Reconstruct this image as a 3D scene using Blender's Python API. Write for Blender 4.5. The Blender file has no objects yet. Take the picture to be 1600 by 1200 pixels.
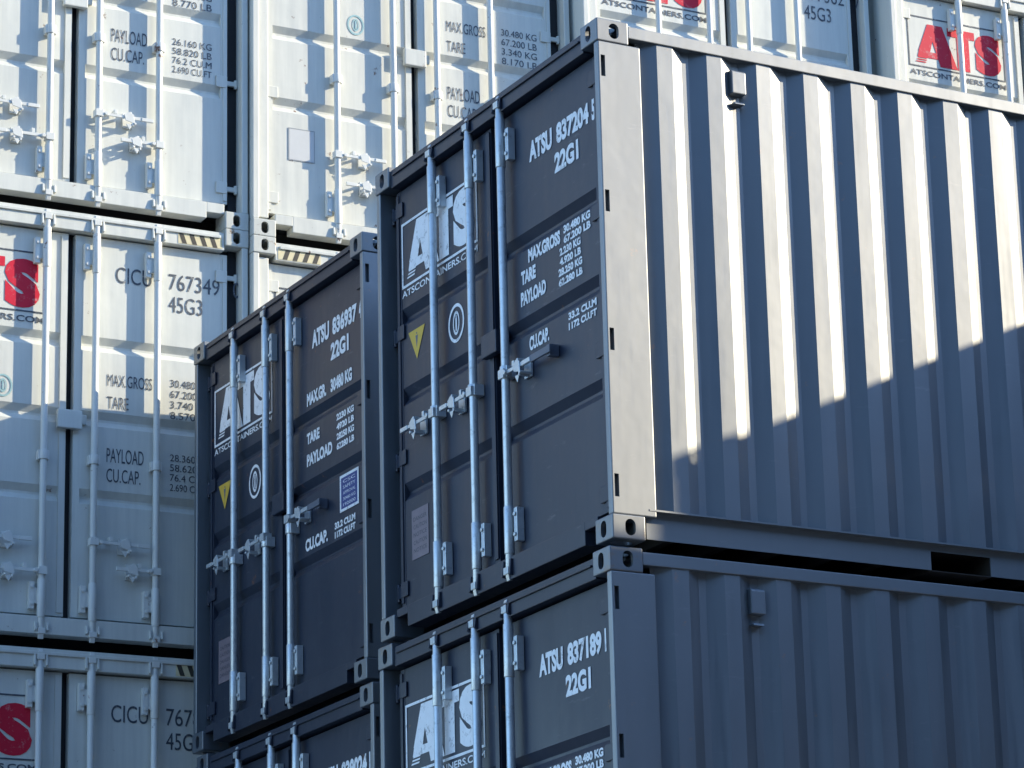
import bpy, bmesh, math, random
from mathutils import Vector, Matrix

S = bpy.context.scene
COL = S.collection
rnd = random.Random(7)

# ------------------------------------------------------------------ camera
CAM = Vector((-7.4581, -12.7578, -3.6851))
FPX, YAW, PITCH, ROLL, PPX, PPY = 5160.58, .53287, .28296, -.03359, 970.41, 640.10
fw = Vector((math.sin(YAW)*math.cos(PITCH), math.cos(YAW)*math.cos(PITCH), math.sin(PITCH)))
r0 = fw.cross(Vector((0, 0, 1))).normalized()
u0 = r0.cross(fw)
rr = math.cos(ROLL)*r0 + math.sin(ROLL)*u0
uu = -math.sin(ROLL)*r0 + math.cos(ROLL)*u0
cd = bpy.data.cameras.new("camera")
cam = bpy.data.objects.new("camera", cd)
COL.objects.link(cam)
cam.matrix_world = Matrix(((rr.x, uu.x, -fw.x, CAM.x), (rr.y, uu.y, -fw.y, CAM.y), (rr.z, uu.z, -fw.z, CAM.z), (0, 0, 0, 1)))
cd.sensor_width = 36
cd.lens = FPX/1600*36
cd.shift_x = (800-PPX)/1600
cd.shift_y = (PPY-600)/1600
cd.clip_start, cd.clip_end = .1, 2000
S.camera = cam

# ------------------------------------------------------------------ light
LSUN = Vector((1, -.40, .456)).normalized()          # towards the sun
w = bpy.data.worlds.new("World")
S.world = w
w.use_nodes = True
nt = w.node_tree
sky = nt.nodes.new('ShaderNodeTexSky')
sky.sky_type = 'NISHITA'
sky.sun_disc = False
sky.sun_elevation = math.asin(LSUN.z)
sky.sun_rotation = math.atan2(LSUN.x, LSUN.y)
sky.air_density, sky.dust_density, sky.ozone_density = 1.0, .2, 4.5
bg = nt.nodes['Background']
nt.links.new(sky.outputs[0], bg.inputs[0])
bg.inputs[1].default_value = .15
sd = bpy.data.lights.new("sun", 'SUN')
sd.energy = 2.95
sd.angle = math.radians(.5)
sd.color = (1, .88, .65)
sun = bpy.data.objects.new("sun", sd)
COL.objects.link(sun)
sun.location = LSUN*60
sun.rotation_euler = LSUN.to_track_quat('Z', 'Y').to_euler()
S.view_settings.view_transform = 'Standard'
S.view_settings.look = 'None'
S.view_settings.exposure = 1.52
S.view_settings.gamma = 1

# ------------------------------------------------------------------ materials
def principled(name):
    m = bpy.data.materials.new(name)
    m.use_nodes = True
    return m, m.node_tree, m.node_tree.nodes['Principled BSDF']

def paint(name, col, col2, rough=.42, spec=.5, metal=0., rust=.0, streak=.5, bump=.12, rustcol=(.16, .07, .035), ior=1.5, scuff=0.):
    """weathered container paint: blotches, vertical rain streaks, specks of rust, shallow dents"""
    m, t, b = principled(name)
    N, L = t.nodes, t.links
    geo = N.new('ShaderNodeNewGeometry')
    mp = N.new('ShaderNodeMapping'); mp.inputs['Scale'].default_value = (9, 9, .55)
    L.new(geo.outputs['Position'], mp.inputs[0])
    st = N.new('ShaderNodeTexNoise'); st.inputs['Scale'].default_value = 2.2; st.inputs['Detail'].default_value = 6; st.inputs['Roughness'].default_value = .65
    L.new(mp.outputs[0], st.inputs['Vector'])
    bl = N.new('ShaderNodeTexNoise'); bl.inputs['Scale'].default_value = 1.7; bl.inputs['Detail'].default_value = 7; bl.inputs['Roughness'].default_value = .62
    L.new(geo.outputs['Position'], bl.inputs['Vector'])
    add = N.new('ShaderNodeMix'); add.data_type = 'FLOAT'; add.inputs[0].default_value = streak
    L.new(bl.outputs['Fac'], add.inputs[2]); L.new(st.outputs['Fac'], add.inputs[3])
    rp = N.new('ShaderNodeMapRange'); rp.inputs[1].default_value = .36; rp.inputs[2].default_value = .66
    L.new(add.outputs[0], rp.inputs[0])
    mx = N.new('ShaderNodeMix'); mx.data_type = 'RGBA'
    mx.inputs[6].default_value = (*col, 1); mx.inputs[7].default_value = (*col2, 1)
    L.new(rp.outputs[0], mx.inputs[0])
    out = mx.outputs[2]
    if rust > 0:
        rn = N.new('ShaderNodeTexNoise'); rn.inputs['Scale'].default_value = 9; rn.inputs['Detail'].default_value = 9; rn.inputs['Roughness'].default_value = .7
        L.new(geo.outputs['Position'], rn.inputs['Vector'])
        rr_ = N.new('ShaderNodeMapRange'); rr_.inputs[1].default_value = .68-rust*.12; rr_.inputs[2].default_value = .73-rust*.12
        L.new(rn.outputs['Fac'], rr_.inputs[0])
        mr = N.new('ShaderNodeMix'); mr.data_type = 'RGBA'
        mr.inputs[7].default_value = (*rustcol, 1)
        L.new(rr_.outputs[0], mr.inputs[0]); L.new(out, mr.inputs[6])
        out = mr.outputs[2]
    if scuff > 0:      # rubbed, chalky marks where things have scraped along
        m2 = N.new('ShaderNodeMapping'); m2.inputs['Scale'].default_value = (3, 3, 14); m2.inputs['Rotation'].default_value = (.25, .2, 0)
        L.new(geo.outputs['Position'], m2.inputs[0])
        sn = N.new('ShaderNodeTexNoise'); sn.inputs['Scale'].default_value = 1.6; sn.inputs['Detail'].default_value = 8; sn.inputs['Roughness'].default_value = .72
        L.new(m2.outputs[0], sn.inputs['Vector'])
        sr_ = N.new('ShaderNodeMapRange'); sr_.inputs[1].default_value = .62; sr_.inputs[2].default_value = .74; sr_.inputs[4].default_value = scuff
        L.new(sn.outputs['Fac'], sr_.inputs[0])
        ms = N.new('ShaderNodeMix'); ms.data_type = 'RGBA'; ms.inputs[7].default_value = (.17, .185, .21, 1)
        L.new(sr_.outputs[0], ms.inputs[0]); L.new(out, ms.inputs[6]); out = ms.outputs[2]
    L.new(out, b.inputs['Base Color'])
    ro = N.new('ShaderNodeMapRange'); ro.inputs[3].default_value = rough-.06; ro.inputs[4].default_value = rough+.10
    L.new(rp.outputs[0], ro.inputs[0]); L.new(ro.outputs[0], b.inputs['Roughness'])
    b.inputs['Specular IOR Level'].default_value = spec
    b.inputs['Metallic'].default_value = metal
    b.inputs['IOR'].default_value = ior
    dn = N.new('ShaderNodeTexNoise'); dn.inputs['Scale'].default_value = 3.1; dn.inputs['Detail'].default_value = 3
    L.new(geo.outputs['Position'], dn.inputs['Vector'])
    bp = N.new('ShaderNodeBump'); bp.inputs['Strength'].default_value = bump; bp.inputs['Distance'].default_value = .05
    L.new(dn.outputs['Fac'], bp.inputs['Height']); L.new(bp.outputs[0], b.inputs['Normal'])
    return m

def flat(name, col, rough=.5, metal=0., var=.12, spec=.5, worn=None):
    m, t, b = principled(name)
    N, L = t.nodes, t.links
    geo = N.new('ShaderNodeNewGeometry')
    n = N.new('ShaderNodeTexNoise'); n.inputs['Scale'].default_value = 14; n.inputs['Detail'].default_value = 6; n.inputs['Roughness'].default_value = .7
    L.new(geo.outputs['Position'], n.inputs['Vector'])
    mx = N.new('ShaderNodeMix'); mx.data_type = 'RGBA'
    mx.inputs[6].default_value = (*[c*(1-var) for c in col], 1); mx.inputs[7].default_value = (*[min(1, c*(1+var)) for c in col], 1)
    L.new(n.outputs['Fac'], mx.inputs[0]); out = mx.outputs[2]
    if worn:           # chips and rubbed spots show the colour underneath
        wn = N.new('ShaderNodeTexNoise'); wn.inputs['Scale'].default_value = 22; wn.inputs['Detail'].default_value = 8; wn.inputs['Roughness'].default_value = .75
        L.new(geo.outputs['Position'], wn.inputs['Vector'])
        wr = N.new('ShaderNodeMapRange'); wr.inputs[1].default_value = .55; wr.inputs[2].default_value = .68; wr.inputs[4].default_value = .8
        L.new(wn.outputs['Fac'], wr.inputs[0])
        wm = N.new('ShaderNodeMix'); wm.data_type = 'RGBA'; wm.inputs[7].default_value = (*worn, 1)
        L.new(wr.outputs[0], wm.inputs[0]); L.new(out, wm.inputs[6]); out = wm.outputs[2]
    L.new(out, b.inputs['Base Color'])
    b.inputs['Roughness'].default_value = rough
    b.inputs['Metallic'].default_value = metal
    b.inputs['Specular IOR Level'].default_value = spec
    return m

M = {
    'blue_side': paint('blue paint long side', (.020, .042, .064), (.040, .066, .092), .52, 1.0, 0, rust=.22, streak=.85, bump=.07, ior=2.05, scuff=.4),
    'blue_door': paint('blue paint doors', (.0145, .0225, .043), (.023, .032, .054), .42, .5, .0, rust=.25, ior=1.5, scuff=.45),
    'white': paint('pale grey paint', (.57, .585, .55), (.68, .69, .64), .45, .4, 0, rust=.22, streak=.6),
    'white_b': paint('cream grey paint', (.565, .57, .525), (.68, .68, .62), .45, .4, 0, rust=.30, streak=.7),
    'blue_cast': paint('blue paint on castings', (.020, .040, .062), (.036, .056, .08), .5, 1.0, 0, rust=.85, streak=.5, bump=.1, ior=1.9, rustcol=(.07, .04, .025)),
    'white_cast': paint('pale paint on castings', (.50, .51, .47), (.62, .62, .56), .5, .4, 0, rust=.75, streak=.5, bump=.1, rustcol=(.24, .15, .08)),
    'galv': flat('galvanised steel', (.56, .61, .64), .34, .45, .25, worn=(.30, .32, .33)),
    'white_steel': paint('pale painted steel', (.64, .65, .62), (.72, .73, .69), .38, .5, 0, rust=.35, streak=.3),
    'lever_dark': flat('dark painted lever', (.10, .12, .16), .45),
    'rubber': flat('black rubber', (.012, .013, .016), .7),
    'letter_white': flat('white lettering', (.80, .83, .86), .55, 0, .14, worn=(.05, .06, .08)),
    'letter_dark': flat('dark lettering', (.06, .075, .10), .55, 0, .25, worn=(.5, .5, .47)),
    'red': flat('red lettering', (.60, .015, .045), .55, 0, .1, .25, worn=(.55, .30, .30)),
    'yellow': flat('yellow sticker', (.62, .42, .05), .5, 0, .15),
    'hazard_yellow': flat('faded yellow tape', (.68, .60, .38), .6, 0, .12),
    'hazard_black': flat('black tape', (.05, .045, .035), .6, 0, .3),
    'faded': flat('faded sticker', (.20, .165, .19), .6, 0, .25),
    'plate_blue': flat('blue plate', (.022, .05, .22), .45, 0, .2),
    'pale_label': flat('pale label', (.56, .57, .57), .5, 0, .08),
    'faded_line': flat('faded outline', (.34, .36, .38), .5, 0, .2),
    'teal': flat('teal emblem', (.30, .48, .50), .5, 0, .1),
    'floor_pocket_shade': flat('dark floor underside and pocket shade', (.03, .028, .026), .8),
}

# ------------------------------------------------------------------ mesh helpers
class MB:
    def __init__(s): s.v, s.f, s.sm = [], [], []
    def add(s, vs, fs, smooth=False):
        o = len(s.v); s.v += [tuple(p) for p in vs]
        s.f += [tuple(i+o for i in f) for f in fs]; s.sm += [smooth]*len(fs)
    def box(s, x0, x1, y0, y1, z0, z1):
        s.add([(x0, y0, z0), (x1, y0, z0), (x1, y1, z0), (x0, y1, z0), (x0, y0, z1), (x1, y0, z1), (x1, y1, z1), (x0, y1, z1)],
              [(0, 3, 2, 1), (4, 5, 6, 7), (0, 1, 5, 4), (1, 2, 6, 5), (2, 3, 7, 6), (3, 0, 4, 7)])
    def cyl(s, p, q, r, n=16, r2=None):
        p, q = Vector(p), Vector(q); d = (q-p).normalized()
        a = d.orthogonal().normalized(); b = d.cross(a); r2 = r if r2 is None else r2
        vs = [p+(a*math.cos(2*math.pi*i/n)+b*math.sin(2*math.pi*i/n))*r for i in range(n)]
        vs += [q+(a*math.cos(2*math.pi*i/n)+b*math.sin(2*math.pi*i/n))*r2 for i in range(n)]
        s.add(vs, [(i, (i+1) % n, (i+1) % n+n, i+n) for i in range(n)], True)
        s.add(vs, [tuple(range(n-1, -1, -1)), tuple(range(n, 2*n))])
    def prism(s, pts, axis, a, b):
        """polygon pts (2-D) extruded along an axis from a to b"""
        f = {'x': lambda p, t: (t, p[0], p[1]), 'y': lambda p, t: (p[0], t, p[1]), 'z': lambda p, t: (p[0], p[1], t)}[axis]
        n = len(pts)
        s.add([f(p, a) for p in pts]+[f(p, b) for p in pts],
              [tuple(range(n-1, -1, -1)), tuple(range(n, 2*n))]+[(i, (i+1) % n, (i+1) % n+n, i+n) for i in range(n)])
    def mirror_y(s, W):
        o = MB(); o.v = [(x, W-y, z) for x, y, z in s.v]; o.f = [tuple(reversed(f)) for f in s.f]; o.sm = list(s.sm); return o
    def mesh(s, name, mats, fix=True, bevel=0.):
        me = bpy.data.meshes.new(name)
        me.from_pydata(s.v, [], s.f)
        me.polygons.foreach_set('use_smooth', s.sm)
        if fix or bevel:
            bm = bmesh.new(); bm.from_mesh(me)
            if bevel:
                bmesh.ops.remove_doubles(bm, verts=bm.verts, dist=1e-5)
            if fix: bmesh.ops.recalc_face_normals(bm, faces=bm.faces)
            if bevel:
                es = [e for e in bm.edges if len(e.link_faces) == 2 and e.calc_face_angle(0) > .7 and not (e.link_faces[0].smooth and e.link_faces[1].smooth)]
                bmesh.ops.bevel(bm, geom=es, offset=bevel, segments=2, profile=.6, affect='EDGES', clamp_overlap=True)
            bm.to_mesh(me); bm.free()
        for m in (mats if isinstance(mats, (list, tuple)) else [mats]): me.materials.append(m)
        return me

def boolean_mesh(name, base, cutters, mat, bevel=.008):
    """base minus cutters, evaluated through modifiers; helper objects are removed again"""
    bo = bpy.data.objects.new('base', base.mesh('base', mat)); COL.objects.link(bo)
    tmp = [bo]
    if bevel:
        bv = bo.modifiers.new('b', 'BEVEL'); bv.width = bevel; bv.segments = 3; bv.limit_method = 'ANGLE'
    for c in cutters:
        co = bpy.data.objects.new('cut', c.mesh('cut', mat)); COL.objects.link(co); tmp.append(co)
        md = bo.modifiers.new('x', 'BOOLEAN'); md.operation = 'DIFFERENCE'; md.object = co; md.solver = 'EXACT'
    dg = bpy.context.evaluated_depsgraph_get(); dg.update()
    me = bpy.data.meshes.new_from_object(bo.evaluated_get(dg))
    me.name = name
    for o in tmp: bpy.data.objects.remove(o)
    if not me.materials: me.materials.append(mat)
    return me

def flip_mesh(me, name, ax, off):
    m2 = me.copy(); m2.name = name
    for v in m2.vertices:
        c = list(v.co); c[ax] = off-c[ax]; v.co = c
    m2.flip_normals()
    return m2

def obj(name, me, parent=None, label=None):
    o = bpy.data.objects.new(name, me); COL.objects.link(o)
    if parent is not None: o.parent = parent
    if label: o['label'] = label
    return o

# ------------------------------------------------------------------ lettering
_font = {}
def glyphs(text, bold=0.):
    k = (text, bold)
    if k not in _font:
        c = bpy.data.curves.new('t', 'FONT'); c.body = text; c.size = 1; c.offset = bold; c.resolution_u = 4
        c.fill_mode = 'FRONT'
        o = bpy.data.objects.new('t', c); COL.objects.link(o)
        dg = bpy.context.evaluated_depsgraph_get(); dg.update()
        me = bpy.data.meshes.new_from_object(o.evaluated_get(dg))
        vs = [tuple(v.co[:2]) for v in me.vertices]; fs = [tuple(p.vertices) for p in me.polygons]
        bpy.data.objects.remove(o); bpy.data.meshes.remove(me)
        _font[k] = (vs, fs)
    return _font[k]

XF = .0685          # plane of the paint marks, just proud of the door skin
def text(mb, s, yl, yr, z0, z1, x=XF, bold=.012, th=.0012):
    """writing from local y = yl (left as read) to yr, between heights z0 and z1"""
    if isinstance(mb, Lines):
        m2 = MB(); text(m2, s, yl, yr, z0, z1, x, bold); m2.v = [(a, b*MSC[0], c*MSC[0]) for a, b, c in m2.v]
        obj('lettering', m2.mesh('lettering', mb.mat, fix=False), mb.parent); return
    vs, fs = glyphs(s, bold)
    if not vs: return
    xs = [v[0] for v in vs]; zs = [v[1] for v in vs]
    ax, bx, az, bz = min(xs), max(xs), min(zs), max(zs)
    f = lambda v: (x, yl+(yr-yl)*(v[0]-ax)/(bx-ax), z0+(z1-z0)*(v[1]-az)/(bz-az))
    mb.add([f(v) for v in vs], [tuple(reversed(q)) for q in fs])

def rect(mb, yl, yr, z0, z1, x=XF, th=.0015):
    mb.box(x-.0003, x+th, min(yl, yr), max(yl, yr), z0, z1)

def frame(mb, yl, yr, z0, z1, t, x=XF):
    rect(mb, yl, yr, z1-t, z1, x); rect(mb, yl, yr, z0, z0+t, x)
    rect(mb, yl, yl-t, z0+t, z1-t, x); rect(mb, yr+t, yr, z0+t, z1-t, x)

def poly(mb, pts, yl, yr, z0, z1, x=XF):
    mb.add([(x, yl+(yr-yl)*a, z0+(z1-z0)*b) for a, b in pts], [tuple(range(len(pts)))])

def ring(mb, y, z, r, t, x=XF, n=28, sq=1.):
    vs = []
    for i in range(n):
        a = 2*math.pi*i/n
        vs += [(x, y+r*sq*math.cos(a), z+r*math.sin(a)), (x, y+(r-t)*sq*math.cos(a), z+(r-t)*math.sin(a))]
    mb.add(vs, [(2*i, 2*i+1, (2*i+3) % (2*n), (2*i+2) % (2*n)) for i in range(n)])

def ats(mb, yl, yr, z0, z1, x=XF):
    """the three heavy letters, the A with its striped foot"""
    w = yr-yl
    A0, A1 = yl+.02*w, yl+.47*w
    poly(mb, [(.36, 1), (.72, 1), (1.06, 0), (.64, 0)][::-1], A0, A1, z0, z1, x)
    poly(mb, [(.365, 1), (.50, .70), (.40, .32), (.12, .32)], A0, A1, z0, z1, x+.0001)
    poly(mb, [(.13, .32), (.58, .32), (.62, .17), (.09, .17)][::-1], A0, A1, z0, z1, x+.0002)
    for k, zz in enumerate((.15, .095, .04)):
        poly(mb, [(.12-.03*k, zz+.028), (.34-.02*k, zz+.028), (.32-.02*k, zz), (.10-.03*k, zz)][::-1], A0, A1, z0, z1, x)
    T0, T1 = yl+.40*w, yl+.70*w
    poly(mb, [(0, 1), (1, 1), (1, .80), (0, .80)][::-1], T0, T1, z0, z1, x+.0003)
    poly(mb, [(.34, .80), (.78, .80), (.78, 0), (.34, 0)][::-1], T0, T1, z0, z1, x+.0003)
    text(mb, 'S', yl+.70*w, yl+.985*w, z0, z1, x, bold=.075)

# ------------------------------------------------------------------ container pieces
CX, CY, CZ = .178, .162, .118
def stadium(w, h, n=8):
    r = w/2; pts = []
    for i in range(n+1):
        a = math.pi*i/n; pts.append((r*math.cos(a), h/2-r+r*math.sin(a)))
    for i in range(n+1):
        a = math.pi+math.pi*i/n; pts.append((r*math.cos(a), -(h/2-r)+r*math.sin(a)))
    return pts

def casting_mesh(mat):
    b = MB(); b.box(0, CX, 0, CY, 0, CZ)
    cut = MB(); cut.box(.02, CX-.012, .02, CY-.012, .022, CZ-.012)
    c1 = MB(); c1.prism([(CY*.52+p[0], CZ*.5+p[1]) for p in stadium(.051, .080)], 'x', -.05, .05)
    c2 = MB(); c2.prism([(CX*.54+p[0], CZ*.5+p[1]) for p in stadium(.056, .080)], 'y', -.05, .05)
    c3 = MB(); c3.prism([(CX*.5+p[1], CY*.5+p[0]) for p in stadium(.063, .11)], 'z', -.05, .05)
    return boolean_mesh('corner_casting', b, [cut, c1, c2, c3], mat, .007)

_cast = {}
def castings(mat):
    """eight meshes (x end, y end, z end) for a casting in its corner position, at the origin corner"""
    if mat.name not in _cast:
        m0 = casting_mesh(mat); d = {}
        for ix in (0, 1):
            for iy in (0, 1):
                for iz in (0, 1):
                    m = m0.copy()
                    for v in m.vertices:
                        v.co = (-v.co.x if ix else v.co.x, -v.co.y if iy else v.co.y, -v.co.z if iz else v.co.z)
                    if (ix+iy+iz) % 2: m.flip_normals()
                    d[ix, iy, iz] = m
        _cast[mat.name] = d
    return _cast[mat.name]

def corrugated(L, mb, a, s, b, d, x0, x1, z0, z1, y=.014):
    p = a+2*s+b
    xs = [(x0, y+d)]
    x = x0+.02
    st = x0+.022
    x = st
    while x+p < x1-.02:
        j = [rnd.uniform(-.003, .003) for _ in range(4)]; e = [rnd.uniform(-.0012, .0012) for _ in range(4)]
        xs += [(x+j[0], y+d+e[0]), (x+s+j[1], y+e[1]), (x+s+a+j[2], y+e[2]), (x+2*s+a+j[3], y+d+e[3])]
        x += p
    xs += [(x1, y+d)]
    n = len(xs)
    mb.add([(px, py, z0) for px, py in xs]+[(px, py, z1) for px, py in xs], [(i, i+1, i+1+n, i+n) for i in range(n-1)])

class Kind:
    pass

def make_kind(name, L, W, H, doormat, sidemat, steel, rods, grooves, hinges, pockets, plate_side):
    k = Kind(); k.name, k.L, k.W, k.H = name, L, W, H
    k.doormat, k.sidemat, k.steel = doormat, sidemat, steel
    k.cast = castings(M['white_cast'] if name != 'blue' else M['blue_cast'])
    k.rods, k.grooves = rods, grooves
    hd = .125 if name == 'blue' else .15               # header / sill depth
    k.zt, k.zb = H-hd-.012, .165 if name == 'blue' else .19
    # corner posts at the door end, with hinge slots
    b = MB(); b.box(.006, .243, .003, .046, CZ, H-CZ)
    cuts = []
    for hz in hinges:
        c = MB(); c.box(.020, .044, -.1, .034, hz-.055, hz+.055); cuts.append(c)
    pm = boolean_mesh('corner_post', b, cuts, sidemat, .007)
    fl = MB(); fl.box(.20, .245, .0464, .10, CZ, H-CZ)
    k.post_r = pm; k.post_l = flip_mesh(pm, 'corner_post', 1, W)
    if name != 'blue':
        b = MB(); b.box(.006, .243, W-.046, W-.003, CZ, H-CZ); b.box(.030, .10, W-.122, W-.0462, CZ+.02, H-CZ-.02)
        k.post_l = b.mesh('corner_post', sidemat, bevel=.005)
    e = MB(); e.box(L-.14, L-.006, .006, .12, CZ, H-CZ); k.post_rr = e.mesh('corner_post', sidemat, bevel=.006)
    k.post_rl = e.mirror_y(W).mesh('corner_post', sidemat, bevel=.006)
    # header and sill
    h = MB()
    h.box(.016, .12, CY+.002, W-CY-.002, H-hd, H-(.022 if name == 'blue' else .030))
    h.box(.004, .0158, CY+.03, W-CY-.03, H-hd*.42-.01, H-.052)
    for ry in rods:                                    # cam keepers
        for sy in (-1, 1): h.prism([(-.004, H-hd+.012), (.0155, H-hd+.004), (.0155, H-.05), (.006, H-.05)], 'y', ry+sy*.038-.007, ry+sy*.038+.007)
    k.header = h.mesh('door_header', doormat, bevel=.004)
    h = MB()
    n0, n1 = CY+.002, CY+.125                          # cut-outs beside the bottom castings
    sb = .030 if name == 'blue' else .058
    h.box(.016, .12, n1, W-n1, sb, k.zb-.022)
    h.box(.016, .12, n0, n1-.0005, .100, k.zb-.0225); h.box(.016, .12, W-n1+.0005, W-n0, .100, k.zb-.0225)
    for ry in rods:
        for sy in (-1, 1): h.prism([(-.004, sb+.02), (.0155, sb+.015), (.0155, .130), (.004, .130)], 'y', ry+sy*.038-.007, ry+sy*.038+.007)
    k.sill = h.mesh('door_sill', doormat, bevel=.004)
    g = MB(); g.box(.128, .15, .10, W-.10, k.zb-.06, k.zt+.06)
    g.box(.108, .127, .0465, .105, CZ, H-CZ); g.box(.108, .127, W-.105, W-.0465, CZ, H-CZ)
    k.gasket = g.mesh('door_gasket', M['rubber'])
    # doors: frame members and a skin with horizontal grooves
    def door(y0, y1):
        d = MB(); t = .045
        d.box(.0695, .126, y0, y0+t, k.zb, k.zt); d.box(.0695, .126, y1-t, y1, k.zb, k.zt)
        pr = [(k.zb, .126), (k.zb, .0715)]
        for gz in sorted(grooves):
            pr += [(gz-.098, .0715), (gz-.060, .099), (gz-.045, .099), (gz, .0715)]
        pr += [(k.zt, .0715), (k.zt, .126)]
        n = len(pr)
        d.add([(x, y0+t, z) for z, x in pr]+[(x, y1-t, z) for z, x in pr], [(i, i+1, i+1+n, i+n) for i in range(n-1)])
        return d
    mid = W/2
    dl, dr = door(mid+.006, W-.125), door(.125, mid-.042)
    # overlapping centre strip on the left door edge
    dl.box(.060, .0693, mid+.012, mid+.052, k.zb+.02, k.zt-.02)
    dl.box(.0625, .0693, W-.155, W-.128, k.zb+.02, k.zt-.02)
    dr.box(.0625, .0693, .128, .155, k.zb+.02, k.zt-.02)
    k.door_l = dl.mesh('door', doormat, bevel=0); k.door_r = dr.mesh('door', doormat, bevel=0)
    # hinges
    k.hinge = []
    hh_ = .034 if name == 'blue' else .016
    for hz in hinges:
        q = MB(); q.box(.074, .094, .047, .1249, hz-hh_, hz+hh_); q.cyl((.084, .060, hz-hh_-.014), (.084, .060, hz+hh_+.014), .012, 10)
        q.box(.0585, .0690, .127, .205, hz-.04, hz+.04)
        k.hinge.append((q.mesh('hinge', doormat, bevel=.004), q.mirror_y(W).mesh('hinge', doormat, bevel=.004)))
    # locking rods (tube, end cams, bearing sleeves and side plates)
    k.rod = []
    for ry in rods:
        q = MB(); x = .024
        q.cyl((x, ry, .075), (x, ry, H-.085), .0215, 18)
        for za, zb_ in ((.16, .40), (H-.42, H-.155)): q.cyl((x, ry, za), (x, ry, zb_), .0258, 18)
        for zc, dz in ((.075, -1), (H-.085, 1)):
            q.box(x-.026, x+.022, ry-.024, ry+.024, zc-.018, zc+.018)
            q.prism([(x-.024, zc), (x+.018, zc), (x+.010, zc+dz*.045), (x-.012, zc+dz*.05)], 'y', ry-.015, ry+.015)
        for zc, hh in ((.30, .085), (H-.31, .085), (H*.42, .03)):
            sy = plate_side
            if hh > .05:
                q.box(.028, .0688, ry+sy*.058-.017, ry+sy*.058+.017, zc-hh, zc+hh)
                q.cyl((.026, ry+sy*.058, zc-hh*.6), (.018, ry+sy*.058, zc-hh*.6), .011, 8); q.cyl((.026, ry+sy*.058, zc+hh*.6), (.018, ry+sy*.058, zc+hh*.6), .011, 8)
                q.box(.034, .060, ry-.032, ry+sy*.058, zc-.05, zc+.05)
            else:
                q.box(.012, .0688, ry-.035, ry+.035, zc-hh, zc+hh); q.cyl((x, ry, zc-hh), (x, ry, zc+hh), .029, 14)
        k.rod.append(q.mesh('locking_rod', steel, bevel=.003))
    # side panels and rails
    q = MB()
    if name == 'blue': corrugated(L, q, .085, .080, .0395, .040, .243, L-.12, .150, H-.05)
    else: corrugated(L, q, .072, .068, .072, .04, .243, L-.12, .150, H-.05)
    k.side_r = q.mesh('side_panel', sidemat, fix=False); q2 = q.mirror_y(W); k.side_l = q2.mesh('side_panel', sidemat, fix=False)
    q = MB(); q.box(CX+.001, L-CX-.001, .005, .066, H-.078, H-.016)
    k.trail_r = q.mesh('top_rail', sidemat, bevel=.004); k.trail_l = q.mirror_y(W).mesh('top_rail', sidemat, bevel=.004)
    q = MB(); xs = [CX+.03]
    for pa, pb in pockets: xs += [pa, pb]
    xs += [L-CX-.03]
    for i in range(0, len(xs), 2): q.box(xs[i], xs[i+1], .044, .050, .022, .148)
    k.pocket = []
    for pa, pb in pockets:
        pk = MB()
        q.box(pa, pb, .044, .050, .118, .1478)
        pk.box(pa-.004, pa, .0505, .50, .018, .147); pk.box(pb, pb+.004, .0505, .50, .018, .147); pk.box(pa, pb, .50, .505, .018, .147); pk.box(pa, pb, .046, .4995, .018, .023); pk.box(pa, pb, .0505, .4995, .1405, .1470)
        k.pocket += [pk.mesh('forklift_pocket', M['floor_pocket_shade']), pk.mirror_y(W).mesh('forklift_pocket', M['floor_pocket_shade'])]  # pocket walls coloured near black to stand for the shade inside
    q.box(CX+.025, L-CX-.025, .001, .075, .148, .1565)
    q.box(CX+.03, L-CX-.03, .0505, .085, .022, .028) if not pockets else None
    k.brail_r = q.mesh('bottom_rail', sidemat); k.brail_l = q.mirror_y(W).mesh('bottom_rail', sidemat)
    q = MB(); q.box(.121, L-.03, .067, W-.067, H-.05, H-.035)
    x = .3
    while x < L-.4:
        q.box(x, x+.11, .12, W-.12, H-.0349, H-.020); x += .21
    k.roof = q.mesh('roof', sidemat)
    q = MB(); q.box(.151, L-.03, .077, W-.077, .155, .185)
    x = .35
    while x < L-.2:
        if not any(pa-.06 < x < pb+.02 for pa, pb in pockets): q.box(x, x+.045, .077, W-.077, .04, .1548)
        x += .30
    k.floor = q.mesh('floor', M['floor_pocket_shade'])
    q = MB(); ys = [(.12, .03)]
    y = .14
    while y+.25 < W-.12:
        ys += [(y, .03), (y+.04, .012), (y+.12, .012), (y+.16, .03)]; y += .25
    ys += [(W-.12, .03)]; n = len(ys)
    q.add([(L-.01-a, y, .03) for y, a in ys]+[(L-.01-a, y, H-.03) for y, a in ys], [(i, i+1, i+1+n, i+n) for i in range(n-1)])
    k.endp = q.mesh('end_panel', sidemat, fix=False)
    # cover plate over the door joint
    q = MB(); cz = 1.285 if name == 'blue' else 1.44
    q.box(.020, .0590, mid-.085, mid+.075, cz-.06, cz+.06); q.box(.052, .0692, mid-.125, mid+.02, cz-.02, cz+.045)
    k.lockbox = q.mesh('lock_cover', doormat, bevel=.006)
    # ventilator hood
    q = MB(); vx, vz = .81, H-.195
    q.prism([(.010, vz-.062), (.010, vz+.052), (.020, vz+.062), (.072, vz+.062), (.072, vz-.062)], 'x', vx-.040, vx+.040)
    q.prism([(.010, vz-.118), (.016, vz-.106), (.072, vz-.106), (.072, vz-.118)], 'x', vx-.03, vx+.03)
    k.vent = q.mesh('ventilator', sidemat, bevel=.005)
    return k

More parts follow.
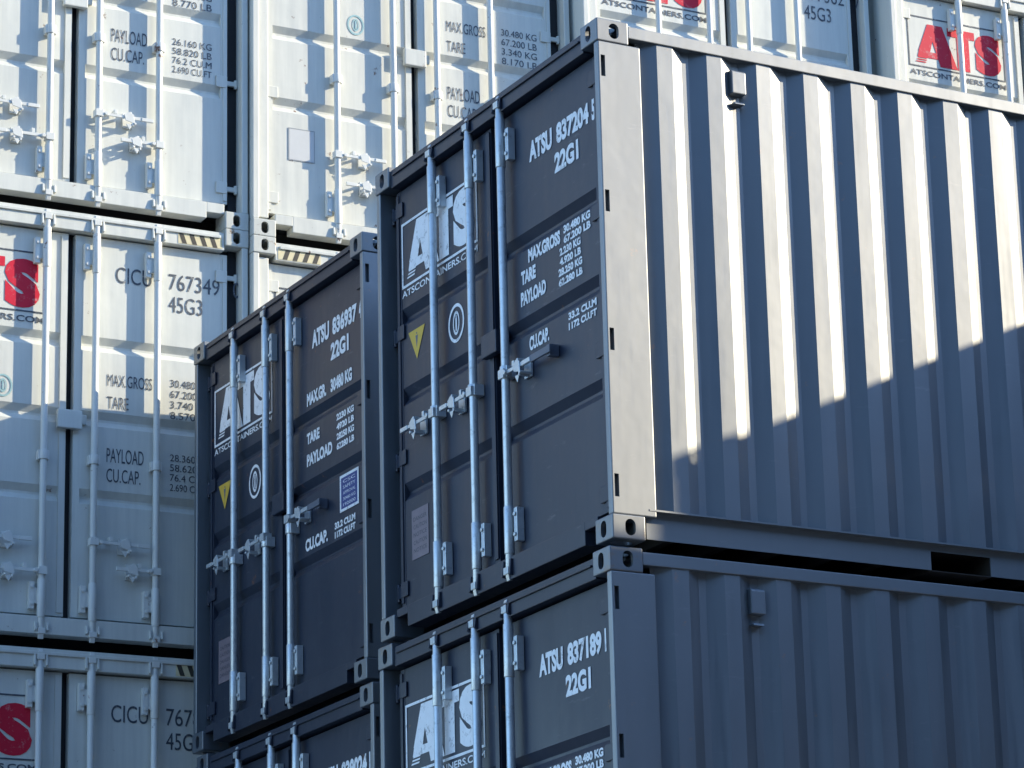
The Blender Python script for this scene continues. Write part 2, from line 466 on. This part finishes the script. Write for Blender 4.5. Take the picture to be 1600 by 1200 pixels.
def lever_mesh(k, ry, dy, ln, z, long_tail=0.):
    """handle lever lying across the door from a rod, with hub, retainer and hasp"""
    q = MB(); e = ry+dy*ln
    lo, hi = lambda a, b: min(a, b), lambda a, b: max(a, b)
    def bx(x0, x1, ya, yb, z0, z1): q.box(x0, x1, min(ya, yb), max(ya, yb), z0, z1)
    bx(-.006, .050, ry-.027, ry+.027, z-.022, z+.026)                       # hub clamp
    q.cyl((-.012, ry+dy*.045, z), (.03, ry+dy*.045, z), .013, 10)
    q.prism([(min(ry, e), z-.011), (max(ry, e), z-.008), (max(ry, e), z+.008), (min(ry, e), z+.013)], 'x', .002, .011)
    bx(-.002, .014, e-dy*.075, e+dy*.004, z-.013, z+.011)                  # grip
    c = ry+dy*ln*.58
    bx(.056, .0690, c-.035, c+.035, z-.055, z+.045)                        # retainer base
    q.prism([(c-.030, z-.040), (c+.034, z-.024), (c+.044, z+.014), (c+.012, z+.034), (c-.022, z+.020)], 'x', -.004, .001)
    bx(-.003, .06, c-.008, c+.008, z+.022, z+.038)
    bx(-.003, .06, c-.022, c-.010, z-.056, z-.036)
    q.cyl((-.008, c+dy*.03, z-.04), (.06, c+dy*.03, z-.04), .008, 8)
    q.prism([(c+.006, z-.085), (c+.032, z-.046), (c-.014, z-.046)], 'x', .0, .006)
    bx(.004, .06, ry+dy*.10, ry+dy*.122, z+.012, z+.042)
    return q.mesh('handle', k.steel, bevel=.003)

def cached(d, key, fn):
    if key not in d: d[key] = fn()
    return d[key]
_lev = {}

def tail_mesh(k, ya, yb, z):
    q = MB(); q.box(.002, .014, yb, ya, z-.018, z+.018); q.box(.014, .0688, yb+.02, yb+.05, z-.03, z+.03)
    return q.mesh('handle_grip', M['lever_dark'], bevel=.003)

def container(k, loc, rot, label, cat, group, marks, levers, castmat=None):
    r = bpy.data.objects.new('shipping_container', None); COL.objects.link(r)
    r.empty_display_size = .3
    r.location = loc; r.rotation_euler = (0, 0, rot)
    r['label'] = label; r['category'] = cat; r['group'] = group
    for ix in (0, 1):
        for iy in (0, 1):
            for iz in (0, 1):
                o = obj('corner_casting', k.cast[ix, iy, iz], r); o.location = (k.L*ix, k.W*iy, k.H*iz)
    for nm, me in (('corner_post', k.post_r), ('corner_post', k.post_l), ('corner_post', k.post_rr), ('corner_post', k.post_rl), ('door_header', k.header),
                   ('door_sill', k.sill), ('door_gasket', k.gasket), ('top_rail', k.trail_r), ('top_rail', k.trail_l), ('bottom_rail', k.brail_r),
                   ('bottom_rail', k.brail_l), ('roof', k.roof), ('floor', k.floor), ('end_panel', k.endp), ('lock_cover', k.lockbox)):
        obj(nm, me, r)
    if k.pocket:
        for me in k.pocket: obj('forklift_pocket', me, r)
    sr = obj('side_panel', k.side_r, r); obj('side_panel', k.side_l, r)
    obj('ventilator', k.vent, sr)
    L = obj('door', k.door_l, r); R = obj('door', k.door_r, r)
    for a, b in k.hinge: obj('hinge', a, R); obj('hinge', b, L)
    for ry, me in zip(k.rods, k.rod): obj('locking_rod', me, L if ry > k.W/2 else R)
    for i, dy, ln, z, tail in levers:
        me = cached(_lev, (k.name, i, dy, ln, z), lambda: lever_mesh(k, k.rods[i], dy, ln, z))
        d = L if k.rods[i] > k.W/2 else R
        obj('handle', me, d)
        if tail: obj('handle_grip', cached(_lev, (k.name, 'tail', i, z), lambda: tail_mesh(k, k.rods[i]+dy*ln-dy*.0, k.rods[i]+dy*(ln+tail), z)), d)
    MSC[0] = KW if k is white else 1.
    marks(k, r, L, R)
    return r

# ------------------------------------------------------------------ marks on the blue boxes
def mk(name, mats, parent, fn, label=None):
    mb = MB(); fn(mb); mb.v = [(x, y*MSC[0], z*MSC[0]) for x, y, z in mb.v]; return obj(name, mb.mesh(name, mats, fix=False), parent, label)

MSC = [1.]           # size of the marks relative to the drawing
class Lines:
    """collects lines of writing; each becomes a part of its own"""
    def __init__(s, mat, parent): s.mat, s.parent = mat, parent
def lines_of(mat, parent, fn): fn(Lines(mat, parent))

def blue_sign(L, k):
    mk('company_sign', M['letter_white'], L, lambda m: (frame(m, 2.262, 1.392, 1.895, 2.262, .014), ats(m, 2.235, 1.415, 1.925, 2.238)))
    lines_of(M['letter_white'], L, lambda m: text(m, 'ATSCONTAINERS.COM', 2.262, 1.395, 1.842, 1.880, bold=.02))

def circle_emblem(p, y, z, r, mat):
    mk('emblem', mat, p, lambda m: (ring(m, y, z, r, r*.17, sq=.84), ring(m, y, z, r*.62, r*.16, sq=.55), rect(m, y+r*.07, y-r*.07, z-r*.40, z+r*.40)))

def warn(p, y, z, s):
    mk('warning_sticker', M['yellow'], p, lambda m: poly(m, [(0, 1), (1, 1), (.5, 0)], y+s*.66, y-s*.66, z-s*.55, z+s*.6))
    mk('warning_symbol', M['lever_dark'], p, lambda m: (poly(m, [(0, 1), (1, 1), (.5, 0)], y+s*.10, y-s*.10, z-s*.15, z+s*.35, XF-.0006), rect(m, y+s*.035, y-s*.035, z+s*.40, z+s*.46, XF-.0006)))

def faded_sticker(p, y0, y1, z0, z1):
    mk('worn_sticker', M['faded'], p, lambda m: rect(m, y0, y1, z0, z1))
    def lines(m):
        z = z1-.04
        while z > z0+.03:
            text(m, rnd.choice(['DANGER', 'CAUTION', 'NOTICE']), y0-.02, y1+.02, z-.022, z, XF-.0006, 0); z -= .042
    lines_of(M['blue_door'], p, lines)

def blue_marks(num, check, cz=None, csc=False, style=0):
    W_ = M['letter_white']
    def f(k, r, L, R):
        blue_sign(L, k)
        circle_emblem(L, 1.648, 1.53, .105, W_)
        warn(L, 2.10, 1.545, .145)
        faded_sticker(L, 2.19, 2.0, .39, .655)
        def number(m):
            text(m, 'ATSU', .825, .59, 2.13, 2.24, bold=.05); text(m, num, .545, .22, 2.13, 2.24, bold=.05)
            text(m, check, .190, .176 if check == '1' else .158, 2.13, 2.24, bold=.05)
            text(m, '22G1', .57, .33, 1.985, 2.09, bold=.05)
        lines_of(W_, R, number)
        def weights(m):
            if style == 0:
                text(m, 'MAX.GROSS', .862, .535, 1.612, 1.684, bold=.055)
                text(m, '30.480 KG', .50, .235, 1.650, 1.692, bold=.05); text(m, '67.200 LB', .50, .235, 1.598, 1.640, bold=.05)
                text(m, 'TARE', .94, .79, 1.515, 1.587, bold=.055)
                text(m, '2.230 KG', .545, .335, 1.547, 1.587, bold=.05); text(m, '4.920 LB', .545, .335, 1.496, 1.536, bold=.05)
                text(m, 'PAYLOAD', .948, .69, 1.405, 1.480, bold=.055)
                text(m, '28.250 KG', .56, .325, 1.444, 1.484, bold=.05); text(m, '62.280 LB', .56, .325, 1.392, 1.432, bold=.05)
            else:
                text(m, 'MAX.GR.', .90, .635, 1.795, 1.875, bold=.05); text(m, '30480 KG', .575, .29, 1.795, 1.875, bold=.05)
                text(m, 'TARE', .905, .73, 1.565, 1.632, bold=.05)
                text(m, 'PAYLOAD', .905, .56, 1.430, 1.505, bold=.05)
                for i, s_ in enumerate(('2230 KG', '4920 LB', '28250 KG', '62280 LB')): text(m, s_, .50, .27, 1.605-.058*i, 1.645-.058*i, bold=.05)
        lines_of(W_, R, weights)
        def cap(m):
            if style == 0:
                text(m, 'CU.CAP.', .872, .672, 1.155, 1.228, bold=.05)
                text(m, '33.2 CU.M', .475, .20, 1.198, 1.236, bold=.05); text(m, '1172 CU.FT', .475, .20, 1.146, 1.184, bold=.05)
            else:
                text(m, 'CU.CAP.', .932, .63, .925, 1.00, bold=.05); text(m, '33.2 CU.M', .535, .265, .968, 1.008, bold=.05); text(m, '1172 CU.FT', .535, .265, .915, .955, bold=.05)
        lines_of(W_, R, cap)
        if csc:
            pl = mk('safety_plate', M['plate_blue'], R, lambda m: rect(m, .45, .228, 1.062, 1.252))
            mk('plate_frame', W_, R, lambda m: frame(m, .462, .216, 1.050, 1.264, .016, XF-.0006))
            lines_of(W_, R, lambda m: [text(m, s_, .42, .26, 1.215-.034*i, 1.233-.034*i, XF-.0006, 0) for i, s_ in enumerate(('CSC', 'SAFETY', 'APPROVAL', '30480 KG', '192000'))])
    return f

# ------------------------------------------------------------------ marks on the pale boxes
def white_marks(pre, num, check, hz=True):
    D = M['letter_dark']; v = int(num) % 7
    def f(k, r, L, R):
        mk('sign_frame', D, L, lambda m: (frame(m, 2.255, 1.375, 2.165, 2.575, .010)))
        lines_of(D, L, lambda m: text(m, 'ATSCONTAINERS.COM', 2.25, 1.38, 2.098, 2.140, bold=.02))
        mk('company_sign', M['red'], L, lambda m: ats(m, 2.225, 1.40, 2.190, 2.52))
        circle_emblem(L, 1.645, 1.66, .075, M['teal'])
        mk('pale_sticker', M['pale_label'], L, lambda m: rect(m, 2.145, 1.965, .60, .82))
        mk('sticker_frame', M['faded_line'], L, lambda m: frame(m, 2.152, 1.958, .593, .827, .005, XF-.0004))
        def number(m):
            text(m, pre, .90, .655, 2.44, 2.55, bold=.0); text(m, num, .535, .18, 2.44, 2.55, bold=.0); text(m, check, .085, .035, 2.44, 2.55, bold=.0)
            text(m, '45G3', .535, .30, 2.285, 2.395, bold=.0)
        lines_of(D, R, number)
        def w1(m):
            text(m, 'MAX.GROSS', .95, .645, 1.735, 1.815, bold=.0); text(m, 'TARE', .95, .805, 1.585, 1.665, bold=.0)
            for i, s_ in enumerate((('30.480 KG', '67.200 LB'), ('32.500 KG', '71.650 LB'))[v % 2]+('3.%d40 KG' % (9-v), '8.%d70 LB' % (7-v))): text(m, s_, .52, .24, 1.775-.072*i, 1.825-.072*i, bold=.0)
        lines_of(D, R, w1)
        def w2(m):
            text(m, 'PAYLOAD', .95, .70, 1.225, 1.320, bold=.0); text(m, 'CU.CAP.', .95, .72, 1.095, 1.185, bold=.0)
            for i, s_ in enumerate(('2%d.%d60 KG' % (6+v % 3, v+1), '5%d.%d20 LB' % (8-v % 2, 8-v), '76.%d CU.M' % (2+v % 3), '2.%d90 CU.FT' % (6+v % 2))): text(m, s_, .52, .24, 1.275-.066*i, 1.322-.066*i, bold=.0)
        lines_of(D, R, w2)
        MSC[0] = 1.
        for sgn, yb in ((1, CY+.02), (-1, k.W-CY-.02)):
            x = .0145 if True else 0
            def tape(m):
                y0, y1 = sorted((yb, yb+sgn*.30)); m.box(.0138, .0158, y0, y1, k.H-.142, k.H-.066)
            def blk(m):
                for i in range(4):
                    y = yb+sgn*(.03+.07*i)
                    a = [(y, k.H-.140), (y+sgn*.032, k.H-.140), (y+sgn*.058, k.H-.068), (y+sgn*.026, k.H-.068)]
                    m.add([(.0131, p, q) for p, q in a], [(0, 1, 2, 3)])
            t = mk('hazard_tape', M['hazard_yellow'], r, tape)
            mk('hazard_stripe', M['hazard_black'], t, blk)
    return f

# ------------------------------------------------------------------ the place
ground = MB(); GS = 400
ground.add([(-GS, -GS, -5.215), (GS, -GS, -5.215), (GS, GS, -5.215), (-GS, GS, -5.215)], [(0, 1, 2, 3)])
asph = paint('asphalt yard', (.12, .122, .126), (.17, .17, .168), .8, .3, 0, 0, .2, .3)
g = obj('ground', ground.mesh('ground', asph)); g['kind'] = 'structure'

HB, WB, LB = 2.591, 2.438, 6.058
KW = .978
HW, WW, LW = 2.896*KW, 2.438*KW, 12.192
hb = (.255, .965, 1.655, 2.345)
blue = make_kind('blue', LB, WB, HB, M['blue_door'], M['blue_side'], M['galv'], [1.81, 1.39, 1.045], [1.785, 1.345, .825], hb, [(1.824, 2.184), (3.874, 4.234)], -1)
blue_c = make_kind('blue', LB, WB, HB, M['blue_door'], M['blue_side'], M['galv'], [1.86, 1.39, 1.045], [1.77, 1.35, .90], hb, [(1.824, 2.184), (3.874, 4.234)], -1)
blue_c.name = 'blue_c'
white = make_kind('white', LW, WW, HW, M['white'], M['white'], M['white_steel'], [v*KW for v in (1.81, 1.385, 1.05, .63)], [v*KW for v in (2.055, 1.555, 1.035)], (.30, 1.04, 1.78, 2.52), [], 1)

BL = [(0, 1, .36, 1.08, 0), (1, 1, .33, 1.08, 0), (2, -1, .29, 1.075, .20)]
P, GAP = .3175, .8235
BG = 'dark blue containers stacked two high'
WG = 'pale grey containers stacked behind the blue ones'
container(blue, (0, 0, 0), 0, 'upper dark blue container with a sunlit corrugated long side, numbered 837204 on its doors', 'container', BG, blue_marks('837204', '5'), BL)
container(blue, (.0, .034, -HB-.026), 0, 'dark blue container numbered 837189, wholly shaded, under the one with the sunlit side', 'container', BG, blue_marks('837189', '1'), BL)
BLC = [(0, 1, .36, 1.125, 0), (1, 1, .35, 1.115, 0), (2, -1, .28, 1.145, .16)]
container(blue_c, (P, WB+GAP, -.005), 0, 'dark blue container showing only its doors, numbered 836937, with a white-framed blue safety plate', 'container', BG, blue_marks('836937', '4', csc=True, style=1), BLC)
container(blue_c, (P, WB+GAP-.07, -HB-.036), 0, 'dark blue container numbered 839024 cut off below, under the one with the blue plate', 'container', BG, blue_marks('839024', '1', csc=True, style=1), BLC)
# the next stacks along the row, outside the frame: they throw the slanting shade on the near boxes
SG = 'dark blue containers that shade the near stack'
container(blue, (6.20, -2.35, .509), 0, 'dark blue container in the next stack, nearer row on the right, shading the corrugated side', 'container', SG, blue_marks('837311', '6'), BL)
container(blue, (6.20, -2.72-WB, .57), 0, 'dark blue container in the farther stack on the right towards the sun', 'container', SG, blue_marks('837452', '0'), BL)

for y_, n_, nm_ in ((-2.35, '837620', 'nearer'), (-2.72-WB, '837733', 'farther')):
    container(blue, (6.20, y_, .509-HB-.02), 0, 'dark blue container under the %s one that shades the near stack, outside the picture' % nm_, 'container', SG, blue_marks(n_, '2'), BL)
container(blue, (10.2, -1.75, 5.25), 0, 'dark blue container added unseen, high along the row, to shade the safety-plate container', 'container', SG, blue_marks('837508', '3'), BL)  # lone box added out of view to keep sun off the left box's side

# tall dark shed added behind the camera, unseen, to darken corrugation reflections
sh = bpy.data.objects.new('blocker', None); COL.objects.link(sh)
sh.location = (0.0, -20.0, -5.2); sh.rotation_euler = (0, 0, math.radians(-6))
sh['label'] = 'tall dark grey warehouse added unseen behind the camera to darken reflections'; sh['category'] = 'blocker'
q = MB(); xs_ = [(-26+i*.4, (0, .06, .06, 0)[i % 4]) for i in range(131)]
q.add([(x, y, 0) for x, y in xs_]+[(x, y, 16) for x, y in xs_], [(i, i+1, i+132, i+131) for i in range(130)])
q.box(-26, 26, -14, -.02, .0, 15.98)
block = paint('dark blocker surface', (.035, .038, .045), (.05, .053, .06), .6, .4)
obj('wall', q.mesh('wall', block, fix=False), sh)
q = MB(); q.prism([(-14.4, 16.0), (.5, 16.0), (.5, 16.15), (-7, 17.4), (-14.4, 16.15)], 'x', -26.3, 26.3); obj('roof', q.mesh('roof', block), sh)
q = MB(); q.box(-3, 3, .065, .11, 0, 5.5); d_ = obj('door', q.mesh('door', M['lever_dark']), sh)

WY = .0266
cw, sw = math.cos(WY), math.sin(WY)
O = CAM+KW*(Vector((.9773, 6.3338, 3.6636))-CAM)
nv = Vector((sw, cw, 0))
WL = [(0, -1, .34, .645, 0), (1, 1, .36, .450, 0), (2, -1, .36, .662, 0), (3, 1, .26, .505, 0)]
def retone(o, old, new):
    for ch in o.children:
        if ch.type == 'MESH' and ch.material_slots and ch.material_slots[0].material == old:
            ch.material_slots[0].link = 'OBJECT'; ch.material_slots[0].material = new
        retone(ch, old, new)
def wbox(u, row, e, dz, label, num, check, pre='CICU', tone=None):
    p = O+Vector((cw, -sw, 0))*u-nv*e
    o = container(white, (p.x, p.y, O.z-HW*(row-1)+dz+.0), math.pi/2-WY, label, 'container', WG, white_marks(pre, num, check), WL)
    if tone: retone(o, M['white'], tone)
U2, U3, U4 = 2.446*KW, 4.91*KW, 7.43*KW
wbox(0, 1, 0, 0, 'top container of the leftmost pale stack, sunlit doors with black writing and handles', '767151', '2')
wbox(0, 2, 0, 0, 'middle container of the leftmost pale stack, half in shade, numbered 767349', '767349', '0')
wbox(0, 3, 0, 0, 'lowest visible container of the leftmost pale stack, shaded, cut off by the bottom edge', '767840', '1')
for rw_ in (1, 2):
    wbox(-2.47*KW, rw_, 0, 0, 'pale container at the left end of the row, outside the picture', '76701%d' % rw_, '5')
wbox(U2, 1, .05, -.035, 'top container of the second pale stack from the left, sunlit, with a round teal emblem', '767528', '6', tone=M['white_b'])
wbox(U2, 2, .05, -.035, 'pale container with yellow-black corner tape, mostly hidden behind the blue ones, under the teal-emblem one', '767196', '3', tone=M['white_b'])
wbox(U3, 1, .20, -.045, 'pale container behind the top edge of the sunlit blue one, right door number ending 77362', '777362', '7')
wbox(U4, 0, .36, -.22, 'pale container at the top right corner of the picture, only its bottom edge showing', '767611', '8')
wbox(U4, 1, .36, -.22, 'pale container at the top right showing a whole red three-letter sign on its door', '767903', '4', tone=M['white_b'])
